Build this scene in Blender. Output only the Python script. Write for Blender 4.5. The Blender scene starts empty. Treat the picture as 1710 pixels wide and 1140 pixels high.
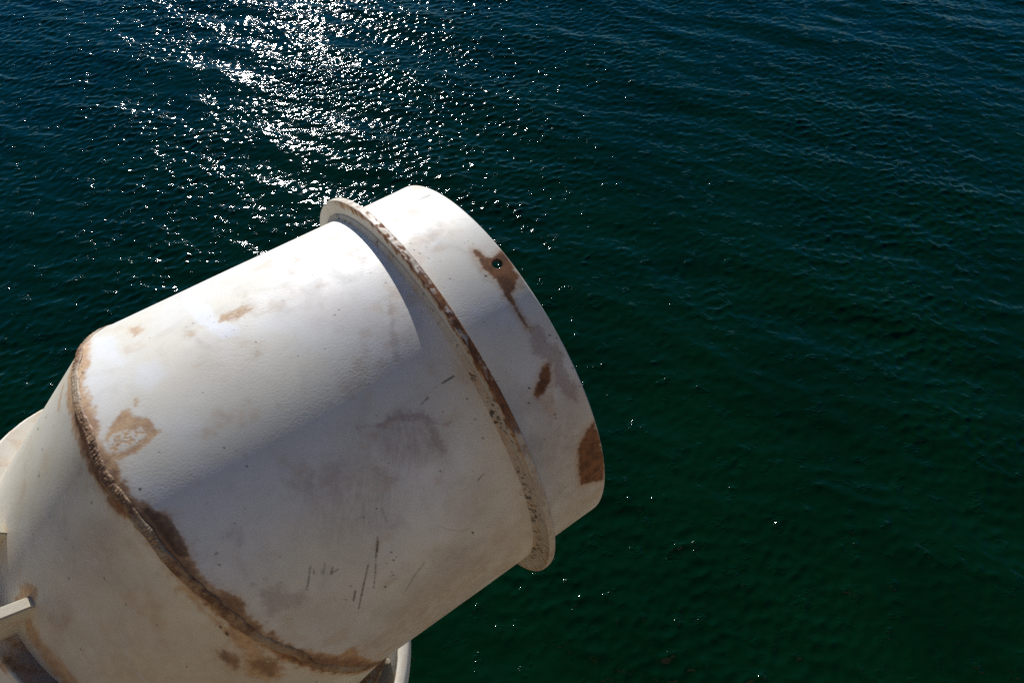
import bpy, bmesh, math
import numpy as np
from mathutils import Vector, Matrix

# ------------------------------------------------------------------ camera, sky, sun, exposure
scn = bpy.context.scene
EYE = 7.0                                   # eye height above the water
PITCH, ROLL, FPX = 0.88825413, -0.01103215, 1211.669
cam_d = bpy.data.cameras.new('camera')
cam_d.sensor_fit = 'HORIZONTAL'; cam_d.sensor_width = 36.0
cam_d.lens = 36.0 * FPX / 1710.0
cam_d.clip_start = 0.05; cam_d.clip_end = 9000.0
cam_o = bpy.data.objects.new('camera', cam_d); scn.collection.objects.link(cam_o)
_cp, _sp = math.cos(PITCH), math.sin(PITCH)
_X, _U, _F = Vector((1, 0, 0)), Vector((0, _sp, _cp)), Vector((0, _cp, -_sp))
_c, _s = math.cos(ROLL), math.sin(ROLL)
_X, _U = _c * _X + _s * _U, _c * _U - _s * _X
cam_o.matrix_world = Matrix(((_X.x, _U.x, -_F.x, 0), (_X.y, _U.y, -_F.y, 0), (_X.z, _U.z, -_F.z, EYE), (0, 0, 0, 1)))
scn.camera = cam_o

SUN_EL, SUN_AZ = math.radians(25.2), math.radians(106.5)
world = bpy.data.worlds.new('World'); scn.world = world; world.use_nodes = True
wn = world.node_tree; wn.nodes.clear()
sky = wn.nodes.new('ShaderNodeTexSky'); sky.sky_type = 'NISHITA'; sky.sun_disc = False
sky.sun_elevation = SUN_EL; sky.sun_rotation = math.pi / 2 - SUN_AZ
sky.air_density = 1.0; sky.dust_density = 0.0; sky.ozone_density = 6.0
bg = wn.nodes.new('ShaderNodeBackground'); bg.inputs['Strength'].default_value = 0.063
wo = wn.nodes.new('ShaderNodeOutputWorld')
hs = wn.nodes.new('ShaderNodeHueSaturation'); hs.inputs['Saturation'].default_value = 1.30
wn.links.new(sky.outputs[0], hs.inputs['Color']); wn.links.new(hs.outputs[0], bg.inputs[0]); wn.links.new(bg.outputs[0], wo.inputs[0])
sun_d = bpy.data.lights.new('sun', 'SUN'); sun_d.energy = 4.6; sun_d.angle = math.radians(0.53); sun_d.color = (1.0, 0.97, 0.92)
sun_o = bpy.data.objects.new('sun', sun_d); scn.collection.objects.link(sun_o)
_sv = Vector((math.cos(SUN_EL) * math.cos(SUN_AZ), math.cos(SUN_EL) * math.sin(SUN_AZ), math.sin(SUN_EL)))
sun_o.rotation_euler = _sv.to_track_quat('Z', 'Y').to_euler(); sun_o.location = _sv * 40
scn.view_settings.view_transform = 'Standard'; scn.view_settings.look = 'None'
scn.view_settings.exposure = 0.18; scn.view_settings.gamma = 1.0; scn.view_settings.use_curve_mapping = False
scn.cycles.use_denoising = False   # a denoiser smears the separate sun glints
scn.cycles.max_bounces = 8; scn.cycles.diffuse_bounces = 4; scn.cycles.glossy_bounces = 3
scn.cycles.sample_clamp_indirect = 6.0
scn.cycles.caustics_reflective = False; scn.cycles.caustics_refractive = False

# ------------------------------------------------------------------ helpers
COL = scn.collection
RNG = np.random.default_rng(7)

def mesh_obj(name, V, F, mat, parent=None, attrs=None, smooth=True, sharp=None):
    """V (n,3) world coordinates, F (m,4) quads or list of arrays of quads / tris."""
    me = bpy.data.meshes.new(name)
    Fs = F if isinstance(F, list) else [F]
    Fs = [np.asarray(f, np.int32) for f in Fs if len(f)]
    off = np.array(parent.location) if parent is not None else np.zeros(3)
    V = np.asarray(V, np.float64) - off
    me.vertices.add(len(V)); me.vertices.foreach_set('co', V.astype(np.float32).ravel())
    loops = np.concatenate([f.ravel() for f in Fs])
    sizes = np.concatenate([np.full(len(f), f.shape[1], np.int32) for f in Fs])
    me.loops.add(len(loops)); me.loops.foreach_set('vertex_index', loops)
    me.polygons.add(len(sizes))
    st = np.zeros(len(sizes), np.int32); st[1:] = np.cumsum(sizes)[:-1]
    me.polygons.foreach_set('loop_start', st); me.polygons.foreach_set('loop_total', sizes)
    me.polygons.foreach_set('use_smooth', np.full(len(sizes), smooth))
    if attrs:
        for k, v in attrs.items():
            a = me.attributes.new(k, 'FLOAT', 'POINT'); a.data.foreach_set('value', np.asarray(v, np.float32))
    me.update(calc_edges=True); me.validate()
    if mat is not None: me.materials.append(mat)
    o = bpy.data.objects.new(name, me); COL.objects.link(o)
    if parent is not None: o.parent = parent
    return o

def grid_faces(nu, nv, wrap_u=False, base=0, flip=False):
    """vertex index = base + v*nu + u"""
    u = np.arange(nu if wrap_u else nu - 1); v = np.arange(nv - 1)
    U, Vv = np.meshgrid(u, v); U2 = (U + 1) % nu
    q = np.stack([base + Vv * nu + U, base + Vv * nu + U2, base + (Vv + 1) * nu + U2, base + (Vv + 1) * nu + U], -1).reshape(-1, 4)
    return q[:, ::-1] if flip else q

def _hash(ix, iy, seed):
    h = (ix.astype(np.int64) * 374761393 + iy.astype(np.int64) * 668265263 + seed * 1442695041) & 0xffffffff
    h = ((h ^ (h >> 13)) * 1274126177) & 0xffffffff
    return ((h ^ (h >> 16)) & 0xffffff) / float(0xffffff)

def vnoise(x, y, seed=0):
    ix, iy = np.floor(x), np.floor(y); fx, fy = x - ix, y - iy
    fx = fx * fx * (3 - 2 * fx); fy = fy * fy * (3 - 2 * fy)
    a, b = _hash(ix, iy, seed), _hash(ix + 1, iy, seed)
    c, d = _hash(ix, iy + 1, seed), _hash(ix + 1, iy + 1, seed)
    return (a + (b - a) * fx) * (1 - fy) + (c + (d - c) * fx) * fy

def fbm(x, y, freq, octs=4, seed=0, gain=0.55):
    s, a, n = 0.0, 1.0, 0.0
    for i in range(octs):
        s = s + a * vnoise(x * freq, y * freq, seed + i * 17); n += a
        a *= gain; freq *= 2.03
    return s / n

def sstep(a, b, x):
    t = np.clip((x - a) / (b - a), 0, 1); return t * t * (3 - 2 * t)

def poly_sd(px, py, poly):
    """signed distance (negative inside) to a closed polygon"""
    d = np.full(px.shape, 1e18); inside = np.zeros(px.shape, bool)
    n = len(poly)
    for i in range(n):
        x0, y0 = poly[i]; x1, y1 = poly[(i + 1) % n]
        ex, ey = x1 - x0, y1 - y0; L = ex * ex + ey * ey + 1e-12
        wx, wy = px - x0, py - y0
        t = np.clip((wx * ex + wy * ey) / L, 0, 1)
        d = np.minimum(d, (wx - ex * t) ** 2 + (wy - ey * t) ** 2)
        if y0 != y1:
            cr = ((y0 > py) != (y1 > py)) & (px < (x1 - x0) * (py - y0) / (y1 - y0) + x0)
            inside ^= cr
    d = np.sqrt(d)
    return np.where(inside, -d, d)

LAYERS = ('rust', 'tan', 'primer', 'smudge_shade', 'wash_shade', 'fresh', 'black')

def paint_layers(s, t, surf):
    """wear masks of the painted steel, with its shaded underside put into the brown layer; s = arc length, t = length along the tube, both in metres"""
    out = {k: np.zeros(s.shape) for k in LAYERS}
    fine = fbm(s, t, 420, 3, 3); mid = fbm(s, t, 110, 4, 11); big = fbm(s, t, 22, 4, 23); speck = fbm(s, t, 240, 2, 31)
    for layer, st, fe, sf, flat in STAINS_SHADE:
        if sf != surf: continue
        poly = np.array(flat, float).reshape(-1, 2) * 1e-4
        w = fe * 1e-3
        lo, hi = poly.min(0) - 2.2 * w - .004, poly.max(0) + 2.2 * w + .004
        idx = np.nonzero((s > lo[0]) & (s < hi[0]) & (t > lo[1]) & (t < hi[1]))[0]
        if not len(idx): continue
        sd = poly_sd(s[idx], t[idx], poly)
        if layer in ('rust', 'tan', 'primer'):
            sd = sd + ((mid[idx] - .5) * 1.7 + (fine[idx] - .5) * 1.1 + (big[idx] - .5) * .8) * (w * .9 + .0015)
            m = 1 - sstep(-.5, .5, sd / (w * 1.0 + .002))
            if layer == 'rust':
                hal = (1 - sstep(-.2, 1.0, (sd + (fine[idx] - .5) * .012) / (.010 + w))) * .75 * st * (.35 + .9 * fine[idx])
                out['tan'][idx] = np.maximum(out['tan'][idx], np.clip(hal, 0, 1))
        elif layer == 'black':
            m = 1 - sstep(-.6, .6, (sd + (fine[idx] - .5) * .0012) / .0011)
            m *= .8 + .4 * speck[idx]
        else:
            sd = sd + (big[idx] - .5) * w * 1.6 + (mid[idx] - .5) * w * 1.0
            m = 1 - sstep(-1, 1, sd / w)
            m *= .45 + 1.1 * mid[idx]
        if layer == 'tan':
            m *= .55 + .8 * fine[idx]
            if .6 < st < .65: m *= .25 + 1.5 * sstep(.44, .60, mid[idx] * .5 + fine[idx] * .5)
        if layer == 'smudge_shade': m *= .30 + 1.0 * fbm((s[idx] * .5 + t[idx] * .86) * 2.2, (t[idx] * .5 - s[idx] * .86) * .35, 190, 3, 77)
        out[layer][idx] = np.maximum(out[layer][idx], np.clip(m * st, 0, 1))
    # loose flecks and pin holes over the whole paint
    pin = vnoise(s * 520, t * 520, 91) * .5 + vnoise(s * 230, t * 230, 92) * .5
    dens = fbm(s, t, 14, 3, 55)
    out['black'] = np.maximum(out['black'], sstep(.91, .93, pin + (dens - .5) * .10) * .8)
    out['tan'] = np.maximum(out['tan'], sstep(.60, .80, fbm(s, t, 30, 4, 67)) * .28)
    out['smudge_shade'] = np.maximum(out['smudge_shade'], sstep(.52, .78, fbm(s, t, 9, 5, 71)) * .22)
    return out

def nodes(name):
    m = bpy.data.materials.new(name); m.use_nodes = True; nt = m.node_tree
    return m, nt, nt.nodes['Principled BSDF']

def nnode(nt, typ, **kw):
    n = nt.nodes.new(typ)
    for k, v in kw.items():
        if k in n.inputs.keys(): n.inputs[k].default_value = v
        else: setattr(n, k, v)
    return n

def noise(nt, vec, scale, detail=4, rough=.55, dist=0.0):
    n = nt.nodes.new('ShaderNodeTexNoise'); n.inputs['Scale'].default_value = scale
    n.inputs['Detail'].default_value = detail; n.inputs['Roughness'].default_value = rough; n.inputs['Distortion'].default_value = dist
    nt.links.new(vec, n.inputs['Vector']); return n.outputs['Fac']

def ramp(nt, fac, a, b, lo=0.0, hi=1.0):
    n = nt.nodes.new('ShaderNodeMapRange'); n.interpolation_type = 'SMOOTHSTEP'
    n.inputs[1].default_value = a; n.inputs[2].default_value = b; n.inputs[3].default_value = lo; n.inputs[4].default_value = hi
    nt.links.new(fac, n.inputs[0]); return n.outputs[0]

def mathn(nt, op, a, b):
    n = nt.nodes.new('ShaderNodeMath'); n.operation = op
    for i, v in enumerate((a, b)):
        if isinstance(v, (int, float)): n.inputs[i].default_value = v
        else: nt.links.new(v, n.inputs[i])
    return n.outputs[0]

def mixc(nt, fac, a, b, mode='MIX'):
    n = nt.nodes.new('ShaderNodeMix'); n.data_type = 'RGBA'; n.blend_type = mode
    for i, v in ((0, fac), (6, a), (7, b)):
        if isinstance(v, (int, float)): n.inputs[i].default_value = v
        elif isinstance(v, tuple): n.inputs[i].default_value = (*v, 1)
        else: nt.links.new(v, n.inputs[i])
    return n.outputs[2]

def attr(nt, name):
    n = nt.nodes.new('ShaderNodeAttribute'); n.attribute_name = name; return n.outputs['Fac']

def painted_steel(name, white, yellow, dirt=.35, layers=True, rough=.50, peel=1.0):
    m, nt, bs = nodes(name)
    tc = nt.nodes.new('ShaderNodeTexCoord').outputs['Object']
    n1 = noise(nt, tc, 5.5, 5, .6); n2 = noise(nt, tc, 19, 5, .6, .6); n3 = noise(nt, tc, 95, 3, .6)
    col = mixc(nt, ramp(nt, n1, .38, .66), white, yellow)
    col = mixc(nt, mathn(nt, 'MULTIPLY', ramp(nt, n2, .48, .78), dirt), col, (.47, .43, .37))
    col = mixc(nt, mathn(nt, 'MULTIPLY', ramp(nt, n3, .60, .78), dirt * .35), col, (.40, .33, .27))
    rgh = ramp(nt, n2, .3, .7, rough - .06, rough + .1)
    rusty = None
    if layers:
        A = {k: attr(nt, k) for k in LAYERS}
        fine = noise(nt, tc, 330, 3, .65); gr = ramp(nt, fine, .3, .7, .72, 1.0)
        col = mixc(nt, mathn(nt, 'MULTIPLY', A['fresh'], .8), col, (.80, .82, .86))
        col = mixc(nt, mathn(nt, 'MULTIPLY', A['wash_shade'], .60), col, (.35, .255, .18))  # brown stains, plus the barrel's warm shaded underside put into the colour
        col = mixc(nt, mathn(nt, 'MULTIPLY', A['smudge_shade'], .72), col, (.335, .265, .24))
        col = mixc(nt, mathn(nt, 'MULTIPLY', A['primer'], gr), col, (.29, .185, .155))
        tanc = mixc(nt, ramp(nt, n3, .35, .65), (.58, .33, .125), (.43, .21, .08))
        col = mixc(nt, mathn(nt, 'MULTIPLY', A['tan'], .86), col, tanc)
        rn = noise(nt, tc, 60, 5, .65)
        rustc = mixc(nt, ramp(nt, rn, .35, .66), (.110, .038, .013), (.275, .105, .034))
        rustc = mixc(nt, ramp(nt, fine, .55, .8, 0, .5), rustc, (.36, .17, .07))
        col = mixc(nt, mathn(nt, 'MULTIPLY', A['rust'], .95), col, rustc)
        col = mixc(nt, A['black'], col, (.022, .017, .013))
        rusty = mathn(nt, 'MAXIMUM', A['rust'], mathn(nt, 'MULTIPLY', A['tan'], .7))
        rgh = mathn(nt, 'ADD', rgh, mathn(nt, 'MULTIPLY', mathn(nt, 'MAXIMUM', rusty, A['smudge_shade']), .38))
    if not layers:
        rz = mathn(nt, 'ADD', noise(nt, tc, 24, 5, .65), mathn(nt, 'MULTIPLY', noise(nt, tc, 7, 3, .5), .5))
        col = mixc(nt, ramp(nt, rz, .80, .92, 0, .85), col, (.50, .29, .12))
        col = mixc(nt, ramp(nt, rz, .90, .98, 0, .9), col, (.15, .062, .024))
    nt.links.new(col, bs.inputs['Base Color']); nt.links.new(rgh, bs.inputs['Roughness'])
    bs.inputs['IOR'].default_value = 1.48
    pe = mathn(nt, 'ADD', noise(nt, tc, 300, 2, .5), mathn(nt, 'MULTIPLY', noise(nt, tc, 44, 3, .5), .7))
    if rusty is not None:
        rgn = mathn(nt, 'MULTIPLY', mathn(nt, 'SUBTRACT', noise(nt, tc, 420, 4, .7), 1.4), rusty)
        pe = mathn(nt, 'ADD', pe, mathn(nt, 'MULTIPLY', rgn, 1.3))
        pe = mathn(nt, 'SUBTRACT', pe, mathn(nt, 'MULTIPLY', A['black'], .8))
    pe = mathn(nt, 'MULTIPLY', pe, ramp(nt, noise(nt, tc, 3.2, 4, .6), .35, .68, .25, 1.0))
    bp = nnode(nt, 'ShaderNodeBump'); bp.inputs['Strength'].default_value = .27 * peel; bp.inputs['Distance'].default_value = .0011
    nt.links.new(pe, bp.inputs['Height']); nt.links.new(bp.outputs[0], bs.inputs['Normal'])
    return m
STAINS_SHADE=[
('rust',1,3,'M',(6003,5196,6082,5256,6228,5270,6264,5359,6240,5475,6235,5561,6377,5577,6540,5545,6736,5491,6838,5404,6908,5323,6917,5252,6971,5232,7132,5205,7363,5200,7493,5215,7478,5159,7314,5167,7094,5165,6932,5161,6773,5171,6611,5185,6470,5152,6378,5118,6258,5135,6115,5152)),
('tan',0.75,9,'M',(6213,5494,6351,5595,6701,5581,6919,5431,6924,5264,6734,5459,6455,5522)),
('primer',0.6,9,'M',(7475,5210,7536,5352,7651,5395,7751,5384,7885,5437,8079,5459,8247,5435,8418,5413,8650,5438,8825,5360,8638,5205,8394,5156,8147,5254,8031,5153,7858,5056,7747,5073,7671,5153)),
('smudge_shade',0.55,6,'M',(5923,5169,6115,5152,6285,5117,6508,5126,6596,5099,6542,5007,6335,5019,6107,5077)),
('rust',1,4,'M',(8075,5178,8126,5216,8279,5166,8381,5079,8431,4954,8454,4811,8397,4791,8304,4839,8248,4951,8124,5051)),
('tan',0.5,12,'M',(8465,4855,8412,5080,8650,5064,8816,4922,8687,4814)),
('rust',1,4,'M',(9334,5508,9535,5540,9809,5550,10058,5553,10405,5532,10695,5508,10549,5318,10378,5048,10157,5036,9906,5042,9680,5110,9523,5204,9393,5330)),
('wash_shade',0.75,40,'M',(8257,4577,8460,4927,8706,5348,9136,5521,10079,5580,11631,5673,12099,4643,10405,4377,9216,4398)),
('wash_shade',0.5,25,'M',(8378,5101,8668,5607,9473,5557,9422,5216,8964,5033)),
('smudge_shade',0.4,14,'M',(8871,4374,8928,4513,9054,4660,9260,4666,9335,4522,9162,4419)),
('tan',0.22,14,'M',(5167,5094,5330,5225,5557,5223,5599,5051,5408,4973)),
('smudge_shade',0.3,20,'M',(5626,4863,5764,4944,5945,4825,5840,4725)),
('tan',0.4,5,'M',(2961,5598,3727,5580,4130,5539,4135,5443,3746,5381)),
('black',0.8,1.5,'M',(4325,5176,4322,5314,4340,5421,4384,5409,4367,5296,4364,5161)),
('black',0.6,1.2,'M',(4440,5305,4479,5344,4514,5325,4471,5288)),
('black',0.9,1.2,'M',(5325,4480,5369,4496,5388,4490,5351,4473)),
('black',0.9,1.2,'M',(5474,4456,5516,4472,5533,4467,5498,4449)),
('black',0.9,1.2,'M',(5588,4480,5629,4497,5645,4492,5612,4474)),
('black',0.9,1.2,'M',(5750,4535,5788,4552,5804,4548,5772,4529)),
('black',0.95,1.2,'M',(6256,4594,6257,4606,6270,4610,6281,4597,6273,4589)),
('black',0.95,1.2,'M',(6479,5074,6482,5096,6504,5104,6524,5081,6509,5065)),
('black',0.95,1.2,'M',(6352,4434,6352,4441,6360,4444,6367,4436,6362,4431)),
('black',0.95,1.2,'M',(7913,4372,7915,4384,7926,4390,7936,4379,7928,4370)),
('black',0.95,1.2,'M',(7871,4556,7873,4566,7882,4570,7889,4562,7883,4554)),
('black',0.95,1.2,'M',(8245,4745,8248,4765,8268,4775,8283,4758,8270,4742)),
('black',0.95,1.2,'M',(8279,4703,8281,4715,8293,4721,8303,4711,8295,4701)),
('black',0.95,1.2,'M',(8433,4638,8436,4657,8456,4668,8472,4651,8458,4635)),
('black',0.95,1.2,'M',(7727,5413,7729,5431,7746,5439,7759,5423,7748,5410)),
('black',0.95,1.2,'M',(7820,5500,7822,5515,7837,5522,7848,5509,7839,5497)),
('black',0.95,1.2,'M',(8038,5436,8040,5448,8052,5455,8061,5444,8053,5434)),
('black',0.95,1.2,'M',(8337,5510,8339,5522,8351,5530,8361,5519,8353,5508)),
('black',0.95,1.2,'M',(8644,5496,8647,5509,8660,5516,8670,5506,8661,5495)),
('black',0.95,1.2,'M',(8813,4945,8816,4962,8835,4973,8850,4959,8837,4944)),
('black',0.95,1.2,'M',(8883,4940,8886,4953,8899,4960,8910,4950,8901,4940)),
('black',0.95,1.2,'M',(8797,4860,8799,4869,8810,4875,8818,4867,8811,4859)),
('fresh',0.5,3,'M',(6823,4598,6832,4670,6922,4658,6964,4678,6992,4644,6912,4602)),
('tan',1,4,'M',(5703,-38,5745,69,5899,74,6024,209,6136,213,6247,264,6279,129,6334,10,6341,-136,6324,-317,6258,-372,6206,-340,6269,-201,6275,-13,6207,111,6083,64,6031,-36,5991,-140,5963,-249,6043,-337,5974,-347,5887,-246,5796,-190)),
('tan',0.62,8,'M',(5964,-226,5993,-45,6071,69,6183,145,6286,-18,6256,-243,6218,-345,6061,-355)),
('tan',0.8,3,'M',(5627,146,5622,197,5719,201,5758,125,5697,122)),
('tan',1,6,'M',(3467,-76,4418,-150,4918,-310,5295,-302,5545,-310,5828,-361,6126,-356,6390,-349,6601,-366,6831,-344,6924,-278,7060,-225,7281,-104,7487,-98,7728,-104,7961,-115,8181,-88,8410,-10,8612,94,8768,68,9029,95,9397,237,9738,329,10069,521,10413,694,10387,825,10507,959,10755,901,11408,1054,12087,1122,12097,814,10943,483,10177,175,9585,-3,9036,-143,8445,-261,8042,-384,7484,-459,6945,-521,6450,-557,5886,-566,5255,-536,4861,-533,4033,-281)),
('rust',0.72,11,'M',(5451,-435,5634,-412,5831,-429,6147,-423,6455,-413,6689,-390,6907,-358,7113,-273,7323,-156,7480,-147,7766,-162,7980,-163,8211,-135,8444,-52,8630,30,8800,20,9046,53,9430,195,9783,292,10132,479,10511,663,10744,826,11434,989,12087,1122,12097,814,10943,483,10177,175,9585,-3,9036,-143,8445,-261,8042,-384,7484,-459,6945,-521,6450,-557,5886,-566,5255,-536,4861,-533)),
('black',0.55,14,'M',(7008,-331,7071,-233,7296,-110,7487,-102,7718,-117,7809,-141,7738,-246,7511,-268,7264,-282)),
('tan',0.75,9,'M',(3988,449,4062,590,4311,607,4381,483,4183,418)),
('tan',0.85,7,'M',(4896,1587,4892,1805,4941,2006,5055,2000,5123,1766,5035,1558)),
('tan',0.5,8,'M',(4866,1104,4935,1213,5064,1215,5017,1110)),
('tan',0.38,9,'M',(5691,1735,5749,1867,5928,1818,5908,1688)),
('tan',0.25,12,'M',(4557,3696,4706,3765,4901,3781,4883,3708)),
('tan',0.3,12,'M',(4974,3718,5144,3766,5302,3736,5209,3678)),
('fresh',0.9,4,'M',(3229,1293,4094,1472,4564,1562,4961,1530,5288,1730,5436,1687,5363,1472,5044,1352,4717,1277,4215,1282)),
('fresh',0.7,8,'M',(3728,-15,4041,227,4563,241,4940,204,4644,61,4369,-20)),
('fresh',0.6,9,'M',(5057,337,5140,600,5503,647,5595,373,5394,264)),
('smudge_shade',0.13,14,'M',(5083,534,5405,1097,5925,1646,6459,1811,6326,1285,5865,672,5502,566)),
('smudge_shade',0.2,10,'M',(5761,1000,5958,1333,6106,1264,5976,991)),
('tan',0.12,30,'M',(4997,2601,5351,3208,5953,3272,6031,2663,5560,2350)),
('smudge_shade',0.16,22,'M',(5665,3046,5956,3464,6550,3308,6373,2845)),
('primer',0.35,5,'M',(6091,3699,6348,3603,6706,3443,6971,3325,6985,3245,6759,3325,6388,3506)),
('smudge_shade',0.15,8,'M',(6119,3741,6282,3999,6757,3850,7210,3687,7022,3309,6566,3528)),
('smudge_shade',0.75,22,'M',(7498,2346,7562,2476,7654,2677,7589,2786,7639,2944,7731,3125,7852,3232,7982,3278,8044,3334,8119,3262,8277,3327,8394,3175,8321,2915,8227,2672,8094,2458,7710,2391,7572,2303)),
('primer',0.6,7,'M',(7456,2337,7537,2491,7615,2685,7548,2790,7613,2959,7709,3137,7837,3256,7971,3299,8067,3411,7982,3248,7883,3185,7796,3087,7704,2907,7672,2781,7683,2689,7579,2466,7499,2332)),
('primer',0.5,8,'M',(7859,3169,7982,3278,8191,3283,8385,3210,8284,3143,8051,3150)),
('smudge_shade',0.5,35,'M',(7792,1350,7688,1803,7632,2214,8180,2411,8404,2578,9043,2323,8937,1742,8489,1208,8036,1087)),
('primer',0.3,22,'M',(7784,1380,7804,1632,7762,1923,7954,1870,7982,1560,7911,1363)),
('smudge_shade',0.55,12,'M',(8555,2214,8672,2297,8913,2325,9010,2368,9045,2147,8864,1946,8820,2195)),
('primer',0.35,12,'M',(8066,2276,8154,2369,8357,2459,8297,2320,8165,2250)),
('fresh',0.35,30,'M',(8294,2407,8399,2756,8695,3023,8987,2887,8893,2569,8573,2376)),
('wash_shade',0.55,16,'M',(9597,3272,9689,3553,9928,3468,9913,3306,9787,3211)),
('wash_shade',0.9,60,'M',(10479,820,10023,1370,10084,1758,9948,1932,9767,2280,9706,2407,9793,2779,9743,3207,9677,3794,12099,3807,12081,2935,12089,1441,11650,891)),  # shaded lower side of the barrel, put into the colour
('wash_shade',0.45,50,'M',(8866,437,9235,881,9807,1350,11523,906,10069,523,9330,338)),
('wash_shade',0.55,40,'M',(8947,2975,9085,3586,10109,3829,10214,3513,9520,2739)),
('primer',0.45,14,'M',(8581,306,8726,530,8964,695,9097,719,9047,388,9135,257,8869,240)),
('smudge_shade',0.7,10,'M',(7832,291,7793,457,7835,486,8039,428,8025,373,7876,391)),
('smudge_shade',0.55,12,'M',(8069,266,8142,372,8411,312,8424,263,8237,238)),
('smudge_shade',0.4,18,'M',(8054,588,8185,710,8418,627,8288,547)),
('black',1,1.1,'M',(8741,982,8835,913,8925,854,9018,789,9025,796,8937,865,8846,924,8748,989)),
('black',0.8,1.1,'M',(8795,999,8885,958,8891,967,8801,1008)),
('black',0.75,1.1,'M',(8822,1150,8959,1054,8966,1061,8829,1156)),
('black',0.5,1.1,'M',(8866,1074,8941,1041,8946,1047,8870,1081)),
('black',1,1.1,'M',(8930,1207,9015,1138,9029,1149,8944,1218)),
('black',0.8,1.1,'M',(9009,1153,9024,1257,9010,1258,8995,1154)),
('black',1,1.1,'M',(8974,1871,9078,1804,9178,1745,9188,1754,9093,1819,8983,1880)),
('black',0.9,1.1,'M',(9177,1743,9391,1634,9616,1518,9623,1525,9401,1644,9183,1749)),
('black',1,1.1,'M',(9191,1622,9381,1478,9561,1353,9776,1221,9787,1228,9577,1364,9396,1489,9200,1628)),
('black',1,1.1,'M',(9454,1301,9590,1212,9607,1224,9470,1313)),
('black',0.7,1.1,'M',(7549,3861,7546,3654,7564,3654,7566,3861)),
('black',0.6,1.1,'M',(7623,3405,7651,3258,7661,3260,7632,3407)),
('black',0.7,1.1,'M',(7530,3868,7539,3649,7562,3650,7553,3869)),
('black',0.6,1.1,'M',(7607,3399,7647,3241,7662,3245,7621,3402)),
('black',0.7,1.1,'M',(8913,1884,9188,1722,9202,1736,8926,1898)),
('black',0.4,1.1,'M',(8608,2109,8805,2082,8808,2093,8610,2121)),
('black',0.6,1.1,'M',(9003,3589,9048,3459,9066,3465,9021,3596)),
('black',0.4,1.1,'M',(9306,2664,9508,2796,9667,2956,9708,3079,9702,3082,9658,2960,9499,2800,9301,2666)),
('black',0.4,1.1,'M',(9741,2296,9869,2052,10036,1871,10056,1877,9898,2062,9758,2303)),
('black',0.9,1.2,'M',(9235,1940,9238,1954,9257,1961,9272,1948,9259,1937)),
('black',0.9,1.2,'M',(9370,1919,9374,1933,9394,1940,9409,1927,9396,1916)),
('black',0.9,1.2,'M',(9361,1978,9364,1987,9377,1992,9387,1984,9378,1976)),
('black',0.9,1.2,'M',(9346,1826,9348,1832,9357,1835,9363,1830,9357,1824)),
('black',0.9,1.2,'M',(9534,1828,9538,1840,9557,1847,9571,1836,9558,1825)),
('black',0.9,1.2,'M',(9602,1828,9606,1839,9623,1844,9635,1835,9624,1826)),
('black',0.9,1.2,'M',(9584,1787,9586,1796,9601,1801,9612,1792,9602,1785)),
('black',0.9,1.2,'M',(9685,1823,9688,1832,9703,1837,9714,1829,9704,1821)),
('black',0.9,1.2,'M',(9341,1277,9343,1287,9359,1292,9370,1283,9360,1274)),
('black',0.9,1.2,'M',(9493,1142,9496,1149,9507,1153,9515,1146,9508,1140)),
('black',0.9,1.2,'M',(9702,1660,9707,1674,9729,1681,9746,1668,9731,1657)),
('black',0.9,1.2,'M',(9793,3087,9799,3106,9829,3119,9851,3103,9830,3086)),
('black',0.9,1.2,'M',(8410,723,8412,733,8424,737,8433,728,8425,720)),
('black',0.9,1.2,'M',(7941,130,7943,139,7954,144,7962,135,7955,128)),
('black',0.9,1.2,'M',(8556,1846,8558,1855,8569,1860,8577,1852,8570,1844)),
('black',0.9,1.2,'M',(8662,1877,8664,1885,8673,1889,8680,1882,8674,1876)),
('black',0.9,1.2,'M',(6914,2136,6915,2145,6924,2148,6931,2141,6926,2134)),
('black',0.9,1.2,'M',(7692,1980,7693,1989,7702,1992,7709,1985,7703,1978)),
('black',0.9,1.2,'M',(7192,931,7194,940,7204,945,7212,936,7206,929)),
('black',0.9,1.2,'M',(6704,2518,6705,2525,6712,2528,6719,2521,6714,2516)),
('black',0.9,1.2,'M',(7884,3457,7885,3468,7897,3474,7906,3464,7898,3455)),
('black',0.9,1.2,'M',(8217,3815,8220,3830,8235,3838,8248,3825,8237,3812)),
('black',0.9,1.2,'M',(7908,3851,7911,3868,7928,3876,7942,3861,7930,3847)),
('black',0.9,1.2,'M',(8516,3793,8518,3807,8533,3814,8544,3802,8534,3791)),
('black',0.9,1.2,'M',(8409,723,8411,732,8422,736,8431,728,8423,721)),
('black',0.9,1.2,'M',(8883,3457,8885,3465,8893,3469,8900,3463,8894,3456)),
('black',0.9,1.2,'M',(7539,3538,7541,3549,7552,3554,7561,3544,7554,3535)),
('black',0.9,1.2,'M',(4636,-292,4638,-280,4665,-271,4690,-280,4673,-291)),
('black',0.9,1.2,'M',(6781,-256,6784,-237,6807,-227,6828,-244,6813,-261)),
('black',0.9,1.2,'M',(6846,802,6848,814,6861,820,6873,809,6864,799)),
('black',0.9,1.2,'M',(7192,927,7193,939,7207,945,7218,933,7209,924)),
('black',0.9,1.2,'M',(4737,1232,4738,1245,4765,1252,4789,1239,4773,1229)),
('black',0.9,1.2,'M',(5671,1808,5673,1822,5691,1827,5707,1815,5696,1804)),
('smudge_shade',0.5,7,'M',(5729,1683,5801,1838,5950,1795,5935,1669)),
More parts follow.
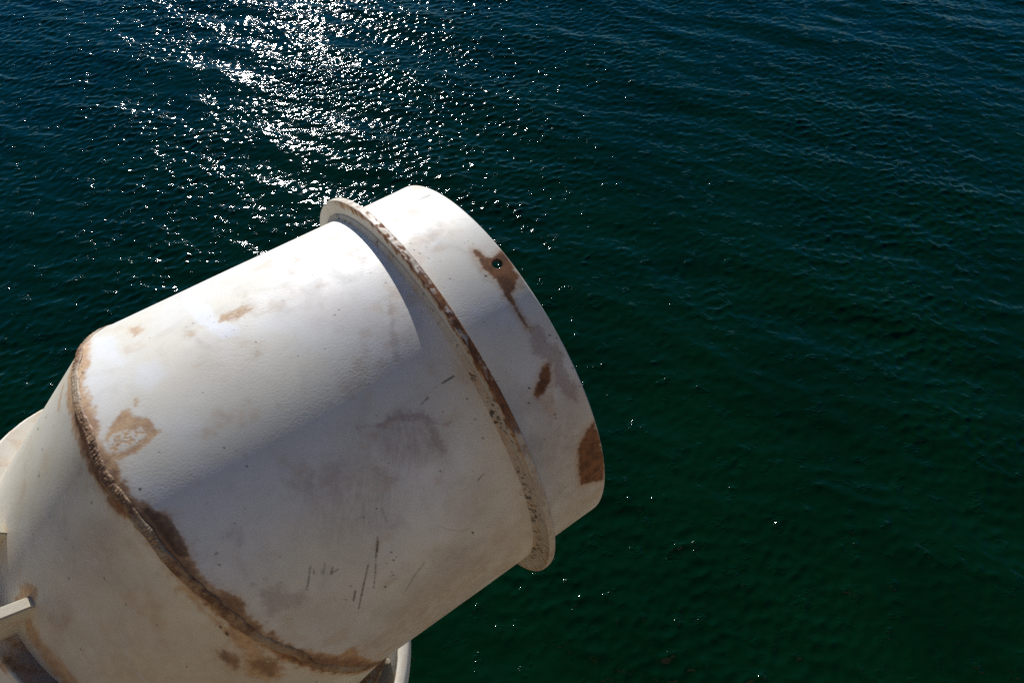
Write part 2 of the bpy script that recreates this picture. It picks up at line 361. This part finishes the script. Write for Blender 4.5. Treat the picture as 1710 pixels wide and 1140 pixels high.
('tan',1,7,'E',(11718,410,10813,-416,9839,-853,9132,-975,8439,-1189,7854,-1438,7207,-1661,6531,-1718,6050,-1636,5306,-1688,4415,-1606,4078,-1959,3210,-972,3962,-1026,4307,-1046,4737,-1144,5109,-1167,5409,-1178,5725,-1158,5977,-1176,6210,-1193,6390,-1199,6541,-1310,6807,-1229,7194,-1150,7502,-1083,7667,-1066,7858,-982,8127,-902,8415,-770,8685,-762,9174,-498,9582,-415,10218,-188,11150,253)),
('rust',0.9,9,'E',(11718,410,9839,-853,9132,-975,7854,-1438,6531,-1718,5602,-1699,5034,-1599,4706,-1226,5062,-1229,5452,-1231,5763,-1205,6067,-1205,6308,-1230,6523,-1336,6836,-1262,7213,-1195,7567,-1122,7876,-1025,8285,-886,8644,-837,9124,-586,9609,-446,10179,-246,10812,-1)),
('tan',0.7,4,'E',(3780,-898,4049,-896,4341,-862,4241,-744,4038,-768,3820,-820)),
('tan',0.9,14,'E',(7332,-1175,7523,-1133,7732,-1052,7838,-861,7977,-897,8204,-866,8639,-845,8793,-569,8525,-517,8322,-650,8009,-840,7706,-905,7446,-976)),
('rust',0.75,9,'E',(8355,-344,8435,-440,8619,-392,8706,-255,8702,-138,8532,-208,8416,-228)),
('tan',0.9,16,'E',(8533,-543,8804,-611,9192,-522,9331,-239,9289,16,8950,-58,8726,-348)),
('rust',0.6,12,'E',(8779,-374,8891,-574,9190,-445,9246,-143,9009,-157)),
('wash_shade',0.55,90,'E',(6038,998,6514,-228,7168,-761,7941,-867,9142,-609,9986,848,7245,2200,6297,1531)),
('wash_shade',0.5,60,'E',(5559,-811,6332,-1023,7318,-1003,7395,163,5990,211)),
('smudge_shade',0.22,40,'E',(5651,-149,6250,-921,6953,-917,6826,-287,6199,180)),
('fresh',0.3,12,'E',(6464,376,6582,267,6986,364,7018,588,6682,481)),
('fresh',0.6,1.5,'E',(7259,227,7399,384,7562,571,7570,557,7412,360,7267,212)),
('fresh',0.6,1.5,'E',(7727,648,7919,753,7923,723,7731,618)),
('fresh',0.7,1.5,'E',(5555,292,5627,277,5636,250,5564,264)),
('fresh',0.5,1.5,'E',(7241,717,7351,753,7354,732,7244,697)),
('tan',0.9,7,'E',(5721,1119,5811,925,5973,827,6068,912,6048,1072,5917,1169,5843,1343,5759,1352,5784,1183)),
('tan',0.85,9,'E',(6039,1443,6124,1232,6452,1317,6775,1343,7160,1425,7261,1497,7104,1683,6734,1582,6390,1538)),
('black',0.8,1.3,'E',(3896,-258,3926,-296,3978,-341,3992,-335,3949,-292)),
('black',0.8,1.3,'E',(3823,61,3864,8,3936,-56,3955,-50,3896,10)),
('black',0.8,1.3,'E',(4802,-84,4817,-111,4846,-134,4855,-118,4830,-92)),
('black',0.8,1.3,'E',(5894,-915,5904,-937,5925,-947,5932,-926,5915,-909)),
('black',0.8,1.3,'E',(5478,-82,5486,-99,5503,-110,5508,-96,5494,-81)),
('black',0.8,1.3,'E',(6055,-193,6063,-212,6079,-220,6085,-201,6071,-187)),
('black',0.8,1.3,'E',(6255,197,6263,178,6279,172,6285,191,6272,205)),
('black',0.8,1.3,'E',(7250,-1022,7256,-1036,7270,-1037,7275,-1017,7264,-1009)),
('black',0.8,1.3,'E',(7062,-236,7067,-248,7079,-250,7083,-234,7074,-226)),
('black',0.8,1.3,'E',(7530,-262,7535,-274,7547,-274,7552,-256,7542,-251)),
('black',0.8,1.3,'E',(8253,-719,8267,-750,8304,-740,8322,-685,8292,-675)),
('black',0.8,1.3,'E',(8141,-776,8151,-796,8175,-791,8186,-755,8167,-748))]

# ------------------------------------------------------------------ the lie of the pipe (metres; x right, y out over the water, z up)
def nrm(v): return v / np.linalg.norm(v)
R = 0.35
AZ, EL, MIT, PSI = 0.61751147, 0.02607342, 0.38310540, -0.16336140
T1, T2, T3, HF = 0.09097901, 0.42482515, 0.55580925, 0.0339
C0 = np.array([-0.50192976, 0.54432360, -1.12141832 + EYE])
ax = np.array([math.cos(AZ) * math.cos(EL), math.sin(AZ) * math.cos(EL), math.sin(EL)])
al = np.array([-math.sin(AZ), math.cos(AZ), 0.0]); au = np.cross(ax, al)
am = au * math.cos(PSI) + al * math.sin(PSI)
E1 = C0 + ax * T1
bx = -ax * math.cos(2 * MIT) - am * math.sin(2 * MIT); bm = am * math.cos(2 * MIT) - ax * math.sin(2 * MIT); bk = np.cross(bx, bm)
L2 = 0.42
E2 = E1 + bx * L2
cx = -ax * math.cos(4 * MIT) - am * math.sin(4 * MIT); cm = am * math.cos(4 * MIT) - ax * math.sin(4 * MIT)
TAN = math.tan(MIT)

# ------------------------------------------------------------------ water: one sheet to the horizon, real waves where they can be told apart
def axis_coords(lo, hi, step, far):
    c = np.arange(lo, hi + step * .5, step); out = [c]
    d, x, left, right = step, hi, [], []
    while x < far:
        d *= 1.22; x += d; right.append(x)
    d, x = step, lo
    while x > -far:
        d *= 1.22; x -= d; left.append(x)
    return np.concatenate([np.array(left[::-1]), c, np.array(right)])

def build_water():
    xs = axis_coords(-12.5, 12.5, .026, 4000.0); ys = axis_coords(1.0, 17.5, .024, 4000.0)
    Xg, Yg = np.meshgrid(xs, ys); x, y = Xg.ravel(), Yg.ravel()
    near = sstep(30, 16, np.maximum(np.abs(x) * 1.15, np.abs(y - 9) * 1.7))
    idx = np.nonzero(near > 0)[0]; xn, yn = x[idx], y[idx]
    rng = np.random.default_rng(21)
    z = np.zeros(len(idx)); dx = np.zeros(len(idx)); dy = np.zeros(len(idx))
    gust = .65 + .7 * sstep(.25, .75, fbm(xn + 40, yn + 40, .55, 3, 5))
    gust2 = .55 + .95 * sstep(.25, .8, fbm(xn + 90, yn + 70, .6, 4, 8))
    #        n, lambda range, mean travel azimuth, spread, slope rms, modulation
    bands = [(14, 1.2, 2.6, 52, 14, .036, None), (34, .45, 1.05, 57, 20, .052, None),
             (52, .18, .42, 84, 34, .058, gust), (90, .085, .19, 100, 55, .155, gust2)]
    for n, l0, l1, az, sp, srms, mod in bands:
        lam = np.exp(rng.uniform(math.log(l0), math.log(l1), n)); k = 2 * math.pi / lam
        th = np.radians(az + rng.normal(0, sp, n)); ph = rng.uniform(0, 2 * math.pi, n)
        amp = srms * math.sqrt(2.0 / n) / k
        zz = np.zeros(len(idx)); ddx = np.zeros(len(idx)); ddy = np.zeros(len(idx))
        for i in range(n):
            cx_, cy_ = math.cos(th[i]), math.sin(th[i])
            p = k[i] * (cx_ * xn + cy_ * yn) + ph[i]
            zz += amp[i] * np.sin(p)
            cp = amp[i] * np.cos(p) * .9
            ddx += cx_ * cp; ddy += cy_ * cp
        if mod is not None: zz *= mod; ddx *= mod; ddy *= mod
        z += zz; dx += ddx; dy += ddy
    V = np.stack([x, y, np.zeros_like(x)], -1)
    w = near[idx]
    V[idx, 0] += dx * w; V[idx, 1] += dy * w; V[idx, 2] += z * w
    m, nt, bs = nodes('sea_water')
    tc = nt.nodes.new('ShaderNodeTexCoord').outputs['Object']
    mp = nnode(nt, 'ShaderNodeMapping'); mp.inputs['Rotation'].default_value = (0, 0, math.radians(-12)); mp.inputs['Scale'].default_value = (.55, 1.0, 1.0)
    nt.links.new(tc, mp.inputs['Vector']); v = mp.outputs[0]
    big = noise(nt, tc, .7, 3, .5)
    col = mixc(nt, ramp(nt, big, .35, .65), (.0006, .0118, .0014), (.0009, .0150, .0022))
    nt.links.new(col, bs.inputs['Base Color'])
    bs.inputs['Roughness'].default_value = .038; bs.inputs['IOR'].default_value = 1.333
    rip = mathn(nt, 'ADD', mathn(nt, 'MULTIPLY', noise(nt, v, 19, 3, .6, .4), 1.0), mathn(nt, 'MULTIPLY', noise(nt, v, 48, 2, .5), .38))
    rip = mathn(nt, 'MULTIPLY', rip, ramp(nt, noise(nt, tc, 1.1, 3, .6), .35, .7, .35, 1.25))
    cat = mathn(nt, 'MULTIPLY', ramp(nt, noise(nt, tc, 4.2, 3, .6), .55, .70), noise(nt, v, 46, 1, .5))   # small cat's-paws
    rip = mathn(nt, 'ADD', rip, mathn(nt, 'MULTIPLY', cat, 3.5))
    bp = nnode(nt, 'ShaderNodeBump'); bp.inputs['Strength'].default_value = 1.0; bp.inputs['Distance'].default_value = .0040
    nt.links.new(rip, bp.inputs['Height']); nt.links.new(bp.outputs[0], bs.inputs['Normal'])
    o = mesh_obj('water', V, grid_faces(len(xs), len(ys)), m)
    o['kind'] = 'structure'; o['label'] = 'dark green rippled water with sun glitter'
    return o
build_water()

# ------------------------------------------------------------------ quayside the photographer leans over; unseen rear wall added to bounce warm light
def build_quay():
    bm = bmesh.new()
    z1 = EYE - 1.55
    for (x0, x1, y0, y1, za, zb) in ((-60, 60, -40, -.06, -3, z1 - .18), (-60, 60, -40, -.02, z1 - .178, z1), (-60, 60, -40, -4.0, z1 + .002, EYE + 3.4)):
        r = bmesh.ops.create_cube(bm, size=1)
        for v in r['verts']:
            v.co = Vector(((x0 + x1) / 2 + v.co.x * (x1 - x0), (y0 + y1) / 2 + v.co.y * (y1 - y0), (za + zb) / 2 + v.co.z * (zb - za)))
    bmesh.ops.bevel(bm, geom=list(bm.edges), offset=.015, segments=2, affect='EDGES')
    me = bpy.data.meshes.new('quay_bounce_wall'); bm.to_mesh(me); bm.free()
    m, nt, bs = nodes('quay_concrete')
    tc = nt.nodes.new('ShaderNodeTexCoord').outputs['Object']
    a = noise(nt, tc, 1.3, 6, .6); b = noise(nt, tc, 22, 5, .6)
    col = mixc(nt, ramp(nt, a, .35, .65), (.33, .27, .19), (.26, .21, .145))
    col = mixc(nt, mathn(nt, 'MULTIPLY', ramp(nt, b, .5, .75), .5), col, (.12, .09, .065))
    nt.links.new(col, bs.inputs['Base Color']); bs.inputs['Roughness'].default_value = .85
    bp = nnode(nt, 'ShaderNodeBump'); bp.inputs['Strength'].default_value = .5; bp.inputs['Distance'].default_value = .01
    nt.links.new(b, bp.inputs['Height']); nt.links.new(bp.outputs[0], bs.inputs['Normal'])
    me.materials.append(m)
    o = bpy.data.objects.new('quay_bounce_wall', me); COL.objects.link(o); o['kind'] = 'structure'
build_quay()

# ------------------------------------------------------------------ materials of the pipe
M_PAINT = painted_steel('worn_white_paint', (.795, .775, .735), (.75, .705, .595), .34)
M_ELBOW = painted_steel('worn_cream_paint', (.77, .725, .61), (.72, .645, .475), .36)
M_RING = painted_steel('worn_ring_paint', (.74, .70, .60), (.68, .61, .48), .35)
M_CREAM = painted_steel('cream_paint', (.66, .61, .49), (.58, .47, .30), .6, layers=False)

def weld_mat():
    m, nt, bs = nodes('rusted_weld')
    tc = nt.nodes.new('ShaderNodeTexCoord').outputs['Object']
    a = noise(nt, tc, 9, 4, .6); b = noise(nt, tc, 70, 4, .65); c = noise(nt, tc, 300, 3, .6)
    col = mixc(nt, ramp(nt, b, .35, .65), (.40, .24, .12), (.17, .075, .032))
    col = mixc(nt, ramp(nt, a, .45, .62), col, (.42, .32, .21))
    col = mixc(nt, ramp(nt, c, .52, .75, 0, .7), col, (.06, .035, .022))
    nt.links.new(col, bs.inputs['Base Color']); bs.inputs['Roughness'].default_value = .62
    bp = nnode(nt, 'ShaderNodeBump'); bp.inputs['Strength'].default_value = .5; bp.inputs['Distance'].default_value = .0012
    nt.links.new(c, bp.inputs['Height']); nt.links.new(bp.outputs[0], bs.inputs['Normal'])
    return m
M_WELD = weld_mat()

# ------------------------------------------------------------------ the pipe
BASE = np.array([E2[0], E2[1], -0.6])
pipe = bpy.data.objects.new('ventilation_pipe', None); COL.objects.link(pipe)
BASE = E2 + cx * ((E2[2] + 0.6) / -cx[2])
pipe.location = Vector(BASE); pipe.empty_display_size = .3
pipe['label'] = 'rust-stained white steel elbow pipe with raised collar ring, jutting out over the water'
pipe['category'] = 'pipe'

def angles(lo, hi, step, coarse):
    """dense angles on the side that shows, coarse ones behind"""
    d = np.arange(lo, hi, step); n = max(8, int((lo + 2 * math.pi - hi) / coarse))
    return np.concatenate([d, np.linspace(hi, lo + 2 * math.pi, n, endpoint=False)])

def tube(name, org, axd, e1, e2, f0, f1, step, surf, mat, parent, lo=.55, hi=3.72, r=R, wall=.008, cap1=False, cap0=False, hollow=True):
    ph = angles(lo, hi, step / r, .03); nu = len(ph)
    n = np.cos(ph)[:, None] * e1 + np.sin(ph)[:, None] * e2
    a0, a1 = f0(ph), f1(ph)
    nv = max(3, int(np.max(a1 - a0) / step) + 1)
    w = np.linspace(0, 1, nv)
    T = a0[None, :] * (1 - w[:, None]) + a1[None, :] * w[:, None]
    S = np.broadcast_to((r * (ph % (2 * math.pi)))[None, :], T.shape)
    # slight out-of-round dents of rolled plate
    dent = (fbm(S.ravel(), T.ravel(), 5, 2, 41) - .5).reshape(T.shape) * .004 * np.minimum(w * 6, np.minimum((1 - w) * 6, 1))[:, None]
    dent *= np.cos((ph[None, :] - (lo + hi) / 2) / 2) ** 4
    V = org + (r + dent)[..., None] * n[None] + T[..., None] * axd
    at = paint_layers(S.ravel(), T.ravel(), surf) if surf else {}
    Vs = [V.reshape(-1, 3)]; Fs = [grid_faces(nu, nv, True)]
    base = nu * nv; extra = 0
    if cap1:        # rounded plate edge at the far end
        rows = []
        for q, (dr, dt) in enumerate(((-.0012, .0014), (-.004, .0020), (-.0068, .0014), (-.008, 0))):
            rows.append(org + (r + dr) * n + (a1 + dt)[:, None] * axd)
        Vs.append(np.concatenate(rows)); lastrow = (nv - 1) * nu
        q = [np.stack([lastrow + np.arange(nu), lastrow + (np.arange(nu) + 1) % nu, base + (np.arange(nu) + 1) % nu, base + np.arange(nu)], -1)]
        Fs += q + [grid_faces(nu, 4, True, base)]
        base += 4 * nu; extra += 4 * nu
    if hollow:
        rows = [org + (r - wall) * n + (a1 * (1 - ww) + a0 * ww)[:, None] * axd for ww in (0, .5, 1)]
        Vs.append(np.concatenate(rows)); Fs.append(grid_faces(nu, 3, True, base)); extra += 3 * nu
    attrs = {k: np.concatenate([v, np.full(extra, .3 if k == 'wash_shade' else 0)]) for k, v in at.items()}
    return mesh_obj(name, np.concatenate(Vs), Fs, mat, parent, attrs)

# horizontal barrel from the mitre to the ring
tube('barrel', C0, ax, al, au, lambda p: T1 - TAN * R * np.sin(p + PSI), lambda p: np.full_like(p, T2 - .003), .0016, 'M', M_PAINT, pipe)

# end collar beyond the ring, with its bolt hole drilled through
collar = tube('end_collar', C0, ax, al, au, lambda p: np.full_like(p, T2 - .003), lambda p: np.full_like(p, T3 - .002), .0016, 'M', M_PAINT, pipe, cap1=True)
def drill(o, s, t, rad):
    ph = s / R; n = np.cos(ph) * al + np.sin(ph) * au
    p = C0 + n * R + ax * t - BASE
    bm = bmesh.new(); bmesh.ops.create_cone(bm, cap_ends=True, segments=28, radius1=rad, radius2=rad, depth=.08)
    q = Vector(n).to_track_quat('Z', 'Y').to_matrix().to_4x4(); q.translation = Vector(p)
    bmesh.ops.transform(bm, matrix=q, verts=bm.verts)
    me = bpy.data.meshes.new('drill'); bm.to_mesh(me); bm.free()
    c = bpy.data.objects.new('drill', me); COL.objects.link(c); c.parent = o.parent
    md = o.modifiers.new('hole', 'BOOLEAN'); md.object = c; md.operation = 'DIFFERENCE'; md.solver = 'FAST'
    bpy.context.view_layer.update()
    dg = bpy.context.evaluated_depsgraph_get()
    new = bpy.data.meshes.new_from_object(o.evaluated_get(dg), preserve_all_data_layers=True, depsgraph=dg)
    o.modifiers.clear(); old = o.data
    if len(new.polygons) > len(old.polygons) * .8: o.data = new; new.name = 'end_collar'
    else: print('DRILL FAILED', len(new.polygons), len(old.polygons))
    bpy.data.objects.remove(c, do_unlink=True)
    co = np.empty(len(o.data.vertices) * 3, np.float32); o.data.vertices.foreach_get('co', co); co = co.reshape(-1, 3) - p
    rad_d = np.linalg.norm(co - (co @ n)[:, None] * n, axis=1); near = (rad_d < rad * 1.03) & (co @ n > -.05)
    for k, val in (('black', .85), ('rust', 1.0)):
        av = np.empty(len(co), np.float32); o.data.attributes[k].data.foreach_get('value', av); av[near] = val; o.data.attributes[k].data.foreach_set('value', av)
drill(collar, .64084, .5351, .0082)

def lathe(name, org, axd, e1, e2, prof, mat, parent, nu=900, attrs_fn=None, closed=True, wob=0.0):
    ph = np.linspace(0, 2 * math.pi, nu, endpoint=False); n = np.cos(ph)[:, None] * e1 + np.sin(ph)[:, None] * e2
    P = np.array(prof); nv = len(P)
    jit = (fbm(ph * 60, ph * 0, 1.0, 3, 13) - .5) * wob
    rows = [org + (r + (jit if r > P[:, 1].min() + .004 else 0 * jit))[:, None] * n + t * axd for t, r in P]
    V = np.concatenate(rows)
    F = [grid_faces(nu, nv, True)]
    if closed:
        l = (nv - 1) * nu; i = np.arange(nu); F.append(np.stack([l + i, l + (i + 1) % nu, (i + 1) % nu, i], -1))
    at = None
    if attrs_fn:
        T = np.repeat(P[:, 0], nu); RR = np.repeat(P[:, 1], nu); PH = np.tile(ph, nv); at = attrs_fn(T, RR, PH)
    return mesh_obj(name, V, F, mat, parent, at)

# raised ring round the barrel: near face, rusty rim, far face
def ring_profile(t1, th, r0, r1, nface=22):
    t0 = t1 - th; c = .0018
    pts = [(t0, r) for r in np.linspace(r0, r1 - c, nface)]
    pts += [(t0 + .0005, r1 - .0006)] + [(t, r1) for t in np.linspace(t0 + c, t1 - c, 9)] + [(t1 - .0005, r1 - .0006)]
    pts += [(t1, r) for r in np.linspace(r1 - c, r0, 5)]
    return pts
def ring_attrs(T, RR, PH):
    s = R * PH; out = {k: np.zeros(len(T)) for k in LAYERS}
    h = (RR - R) / HF; rim = (RR > R + HF - .0012)
    nz = fbm(s, T * 3, 130, 4, 5); nb = fbm(s, T, 16, 4, 9); nf = fbm(s, RR, 420, 3, 15)
    a = PH                                        # 1.2 top ... 3.4 underside
    flake = fbm(s, T * 2, 90, 3, 19); patch = fbm(s, T * 0, 9, 3, 20)
    worn = sstep(.9, 1.5, a) * (1 - .75 * sstep(2.35, 2.6, a))
    out['primer'] = np.where(rim, np.clip(.10 + .55 * nb, 0, 1) * worn, 0)
    out['rust'] = np.where(rim, sstep(.50, .62, flake + .30 * (patch - .5) + .15 * (sstep(1.5, 1.9, a) - sstep(2.3, 2.5, a))) * worn, 0)
    out['tan'] = np.where(rim, sstep(.4, .7, nz) * .4 * worn, 0)
    edge = sstep(.66, .90, h + (nz - .5) * .4 + (nb - .5) * .5) * (1 - sstep(.97, 1.02, h)) * (~rim)
    on = sstep(.85, 1.2, a) * (1 - sstep(2.45, 2.75, a)) + .35 * sstep(2.85, 3.1, a)
    out['tan'] = np.maximum(out['tan'], np.clip(edge * on, 0, 1)); out['rust'] = np.maximum(out['rust'], edge * on * sstep(.42, .62, nz) * .85)
    low = sstep(2.05, 2.5, a) * (1 - sstep(3.3, 3.5, a))
    sp = sstep(.60, .66, fbm(s, RR + T, 190, 4, 29) + (low - .8) * .2 + (fbm(s, RR * 0, 17, 3, 33) - .55) * .35)
    out['black'] = np.where(~rim & (T < T2 - .006), sp * sstep(1.75, 2.3, a) * (1 - sstep(.55, .95, h)) * .9, 0)
    foot = sstep(.30, .05, h) * (~rim); out['smudge_shade'] = foot * .7 * (.4 + nz)
    out['wash_shade'] = .3 + .5 * sstep(1.9, 2.8, a)
    return out
ring = lathe('collar_ring', C0, ax, al, au, ring_profile(T2, .0125, R - .006, R + HF), M_RING, pipe, 1400, ring_attrs, wob=.0008)

# fillet welds at the foot of the ring
def fillet_attrs(T, RR, PH):
    s = R * PH; o = {k: np.zeros(len(T)) for k in LAYERS}
    low = sstep(1.9, 2.5, PH)
    o['black'] = sstep(.58, .66, fbm(s, T + RR, 190, 4, 29) + (low - .75) * .2 + (fbm(s, RR * 0, 17, 3, 33) - .55) * .35) * .9
    o['smudge_shade'] = .5 * fbm(s, T, 60, 3, 4); o['wash_shade'] = .35 + .5 * low; o['tan'] = sstep(.5, .7, fbm(s, T, 40, 3, 8)) * .4
    return o
tb = T2 - .0125
fw1 = lathe('fillet_weld', C0, ax, al, au, [(tb - .010 + .009 * q, R - .001 + .0105 * q ** 1.7) for q in np.linspace(0, 1, 10)] + [(tb + .001, R + .0095), (tb + .001, R - .002)], M_RING, pipe, 1400, fillet_attrs, wob=.0022)
fw2 = lathe('fillet_weld', C0, ax, al, au, [(T2 - .001, R - .002), (T2 - .001, R + .007), (T2 + .001, R + .0065), (T2 + .0035, R + .0028), (T2 + .006, R - .001)], M_RING, pipe, 700, fillet_attrs, wob=.0012)

for o in (fw1, fw2): o.parent = ring

# elbow between the two mitres
tube('elbow', E1, bx, bk, bm, lambda p: -TAN * R * np.sin(p), lambda p: L2 + TAN * R * np.sin(p), .0022, 'E', M_ELBOW, pipe, lo=.5, hi=3.65)
# riser that goes straight down into the water
tube('riser', E2, cx, bk, cm, lambda p: -TAN * R * np.sin(p), lambda p: np.full_like(p, (E2[2] + .6) / -cx[2]), .05, None, M_CREAM, pipe, hollow=False)

# rippled weld beads along the mitres
def weld_seam(name, org, e1, e2, axd, n2e1, n2e2, f, pitch=.0056, hw=.0066, hh=.0038, seed=3):
    N = 60000; ph = np.linspace(0, 2 * math.pi, N); P = org + R * (np.cos(ph)[:, None] * e1 + np.sin(ph)[:, None] * e2) + f(ph)[:, None] * axd
    s = np.concatenate([[0], np.cumsum(np.linalg.norm(np.diff(P, axis=0), axis=1))]); Ltot = s[-1]
    ns = int(Ltot / pitch) * 6; sv = np.linspace(0, Ltot, ns, endpoint=False)
    pa = np.interp(sv, s, ph)
    Pc = org + R * (np.cos(pa)[:, None] * e1 + np.sin(pa)[:, None] * e2) + f(pa)[:, None] * axd
    n1 = np.cos(pa)[:, None] * e1 + np.sin(pa)[:, None] * e2; n2 = np.cos(pa)[:, None] * n2e1 + np.sin(pa)[:, None] * n2e2
    nn = n1 + n2; nn /= np.linalg.norm(nn, axis=1)[:, None]
    tg = np.roll(Pc, -1, 0) - np.roll(Pc, 1, 0); tg /= np.linalg.norm(tg, axis=1)[:, None]
    lat = np.cross(tg, nn)
    wid = hw * (.72 + .55 * fbm(sv, sv * 0, 55, 3, seed)); wave = (fbm(sv, sv * 0 + 3, 26, 3, seed + 1) - .5) * .009
    kk = 13; rows = []
    for q in np.linspace(-1, 1, kk):
        phase = (sv + .0036 * q * q + (fbm(sv, sv * 0 + 7, 120, 2, seed + 2) - .5) * .014) / pitch
        saw = phase - np.floor(phase)
        rip = np.where(saw < .78, np.sqrt(np.clip(saw / .78, 0, 1)), 1 - (saw - .78) / .22)
        h = hh * np.sqrt(max(0, 1 - q * q)) * (.62 + (.75 * fbm(sv, sv * 0 + 5, 34, 3, seed + 6) - .1) * (rip - .4)) * (.55 + .9 * fbm(sv, sv * 0 + q * .8, 170, 3, seed + 4)) - .0012
        rows.append(Pc + nn * h[:, None] + lat * (q * wid + wave)[:, None])
    return mesh_obj(name, np.concatenate(rows), grid_faces(ns, kk, True, 0, True), M_WELD, pipe)
weld_seam('weld_bead', E1, bk, bm, bx, bk, am, lambda p: -TAN * R * np.sin(p))
weld_seam('weld_bead', E2, bk, cm, cx, bk, bm, lambda p: -TAN * R * np.sin(p), seed=9)

# stiffening flange on the elbow, square to it, with gusset ribs standing on it
LF, RF = .17, .383
def fl_attrs(T, RR, PH):
    s = R * PH; o = {k: np.zeros(len(T)) for k in LAYERS}
    nz = fbm(s, RR, 45, 4, 61); nf = fbm(s, RR, 200, 3, 62)
    lowq = sstep(1.6, 1.8, PH); o['tan'] = sstep(.46, .70, nz) * (.3 + .5 * lowq); o['rust'] = sstep(.62, .74, nz + (nf - .5) * .2) * .5 * lowq
    lowp = sstep(1.75, 1.85, PH)  # face past this angle darkened in colour, standing for the pipe's shade
    o['smudge_shade'] = np.clip(.25 + .75 * lowp, 0, 1) * (.5 + .6 * nf) * (RR < RF - .002); o['black'] = .42 * lowp * (RR < RF - .003); o['wash_shade'] = .25 + 0 * s
    return o
stiff = lathe('stiffener_flange', E1, bx, bk, bm, ring_profile(LF + .012, .012, R - .01, RF, 14), M_RING, pipe, 900, fl_attrs, wob=.001)

def gusset(ph, height, out, th=.017):
    n = math.cos(ph) * bk + math.sin(ph) * bm; sd = np.cross(bx, n)
    prof = [(R - .004, LF - height), (R + .006, LF - height - .002), (RF + out, LF - .068), (RF + out, LF + .004), (R - .004, LF + .004)]
    bm_ = bmesh.new(); lo = []; hi = []
    for r, t in prof:
        p = E1 + n * r + bx * t - BASE
        lo.append(bm_.verts.new(p - sd * th / 2)); hi.append(bm_.verts.new(p + sd * th / 2))
    bm_.faces.new(lo); bm_.faces.new(hi[::-1])
    for i in range(len(prof)):
        j = (i + 1) % len(prof); bm_.faces.new((lo[i], hi[i], hi[j], lo[j]))
    bmesh.ops.recalc_face_normals(bm_, faces=bm_.faces)
    bmesh.ops.bevel(bm_, geom=list(bm_.edges), offset=.0022, segments=2, affect='EDGES')
    me = bpy.data.meshes.new('gusset'); bm_.to_mesh(me); bm_.free(); me.materials.append(M_CREAM)
    o = bpy.data.objects.new('gusset', me); COL.objects.link(o); o.parent = stiff
for ph in (1.723, 1.3875, 2.5, 3.3, 4.1, 4.9, 5.7): gusset(ph, .066, .030 if ph < 2 else -.002)

# wide bolted flange lower down, at the head of the riser
def base_prof():
    lip = [(-.040, .455), (-.046, .4565), (-.049, .461), (-.050, .468), (-.049, .476), (-.046, .4815), (-.040, .484)]
    return [(0, R - .01)] + [(0, r) for r in np.linspace(R, .454, 8)] + lip + [(0, .484), (.02, .484), (.024, .480), (.024, R - .01)]
def bf_attrs(T, RR, PH):
    s = R * PH; o = {k: np.zeros(len(T)) for k in LAYERS}
    o['tan'] = sstep(.55, .72, fbm(s, RR, 30, 4, 81)) * .3
    return o
M_LIP = painted_steel('flange_lip_paint', (.82, .79, .71), (.78, .72, .58), .2)
basef = lathe('base_flange', E2 + cx * .40, cx, bk, cm, base_prof(), M_LIP, pipe, 720, bf_attrs)

# dark grey ring added on the base flange face, standing in for shade
def shade_mat():
    m, nt, bs = nodes('shade_grey')
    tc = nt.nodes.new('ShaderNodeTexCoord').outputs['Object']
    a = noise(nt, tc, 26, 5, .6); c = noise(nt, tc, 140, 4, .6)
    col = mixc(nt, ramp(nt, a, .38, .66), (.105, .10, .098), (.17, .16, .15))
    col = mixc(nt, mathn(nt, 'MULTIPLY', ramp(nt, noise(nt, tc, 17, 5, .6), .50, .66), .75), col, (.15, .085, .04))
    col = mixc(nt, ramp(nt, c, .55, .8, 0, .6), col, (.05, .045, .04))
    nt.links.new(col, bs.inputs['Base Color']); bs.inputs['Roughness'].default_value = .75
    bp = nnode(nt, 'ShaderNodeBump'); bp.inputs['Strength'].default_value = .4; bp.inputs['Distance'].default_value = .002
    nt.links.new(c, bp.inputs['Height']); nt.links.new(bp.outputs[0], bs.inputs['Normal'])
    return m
M_SHADE = shade_mat()
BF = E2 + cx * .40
shade_o = lathe('shade_ring', BF, cx, bk, cm, [(.002, R - .008)] + [(-.004, r) for r in np.linspace(R - .008, .447, 8)] + [(-.003, .450), (.002, .450)], M_SHADE, pipe, 360, wob=.002)
shade_o.parent = basef
def base_rib(ph, th=.010):
    n = math.cos(ph) * bk + math.sin(ph) * cm; sd = np.cross(cx, n)
    prof = [(R - .004, -.095), (R + .008, -.095), (.436, -.018), (.436, .001), (R - .004, .001)]
    bm_ = bmesh.new(); lo = []; hi = []
    for r, t in prof:
        p = BF + n * r + cx * t - BASE
        lo.append(bm_.verts.new(p - sd * th / 2)); hi.append(bm_.verts.new(p + sd * th / 2))
    bm_.faces.new(lo); bm_.faces.new(hi[::-1])
    for i in range(len(prof)):
        j = (i + 1) % len(prof); bm_.faces.new((lo[i], hi[i], hi[j], lo[j]))
    bmesh.ops.recalc_face_normals(bm_, faces=bm_.faces)
    bmesh.ops.bevel(bm_, geom=list(bm_.edges), offset=.0022, segments=2, affect='EDGES')
    me = bpy.data.meshes.new('gusset'); bm_.to_mesh(me); bm_.free(); me.materials.append(M_CREAM)
    o = bpy.data.objects.new('gusset', me); COL.objects.link(o); o.parent = basef
for q in range(6): base_rib(-2.21 + q * math.pi / 3)
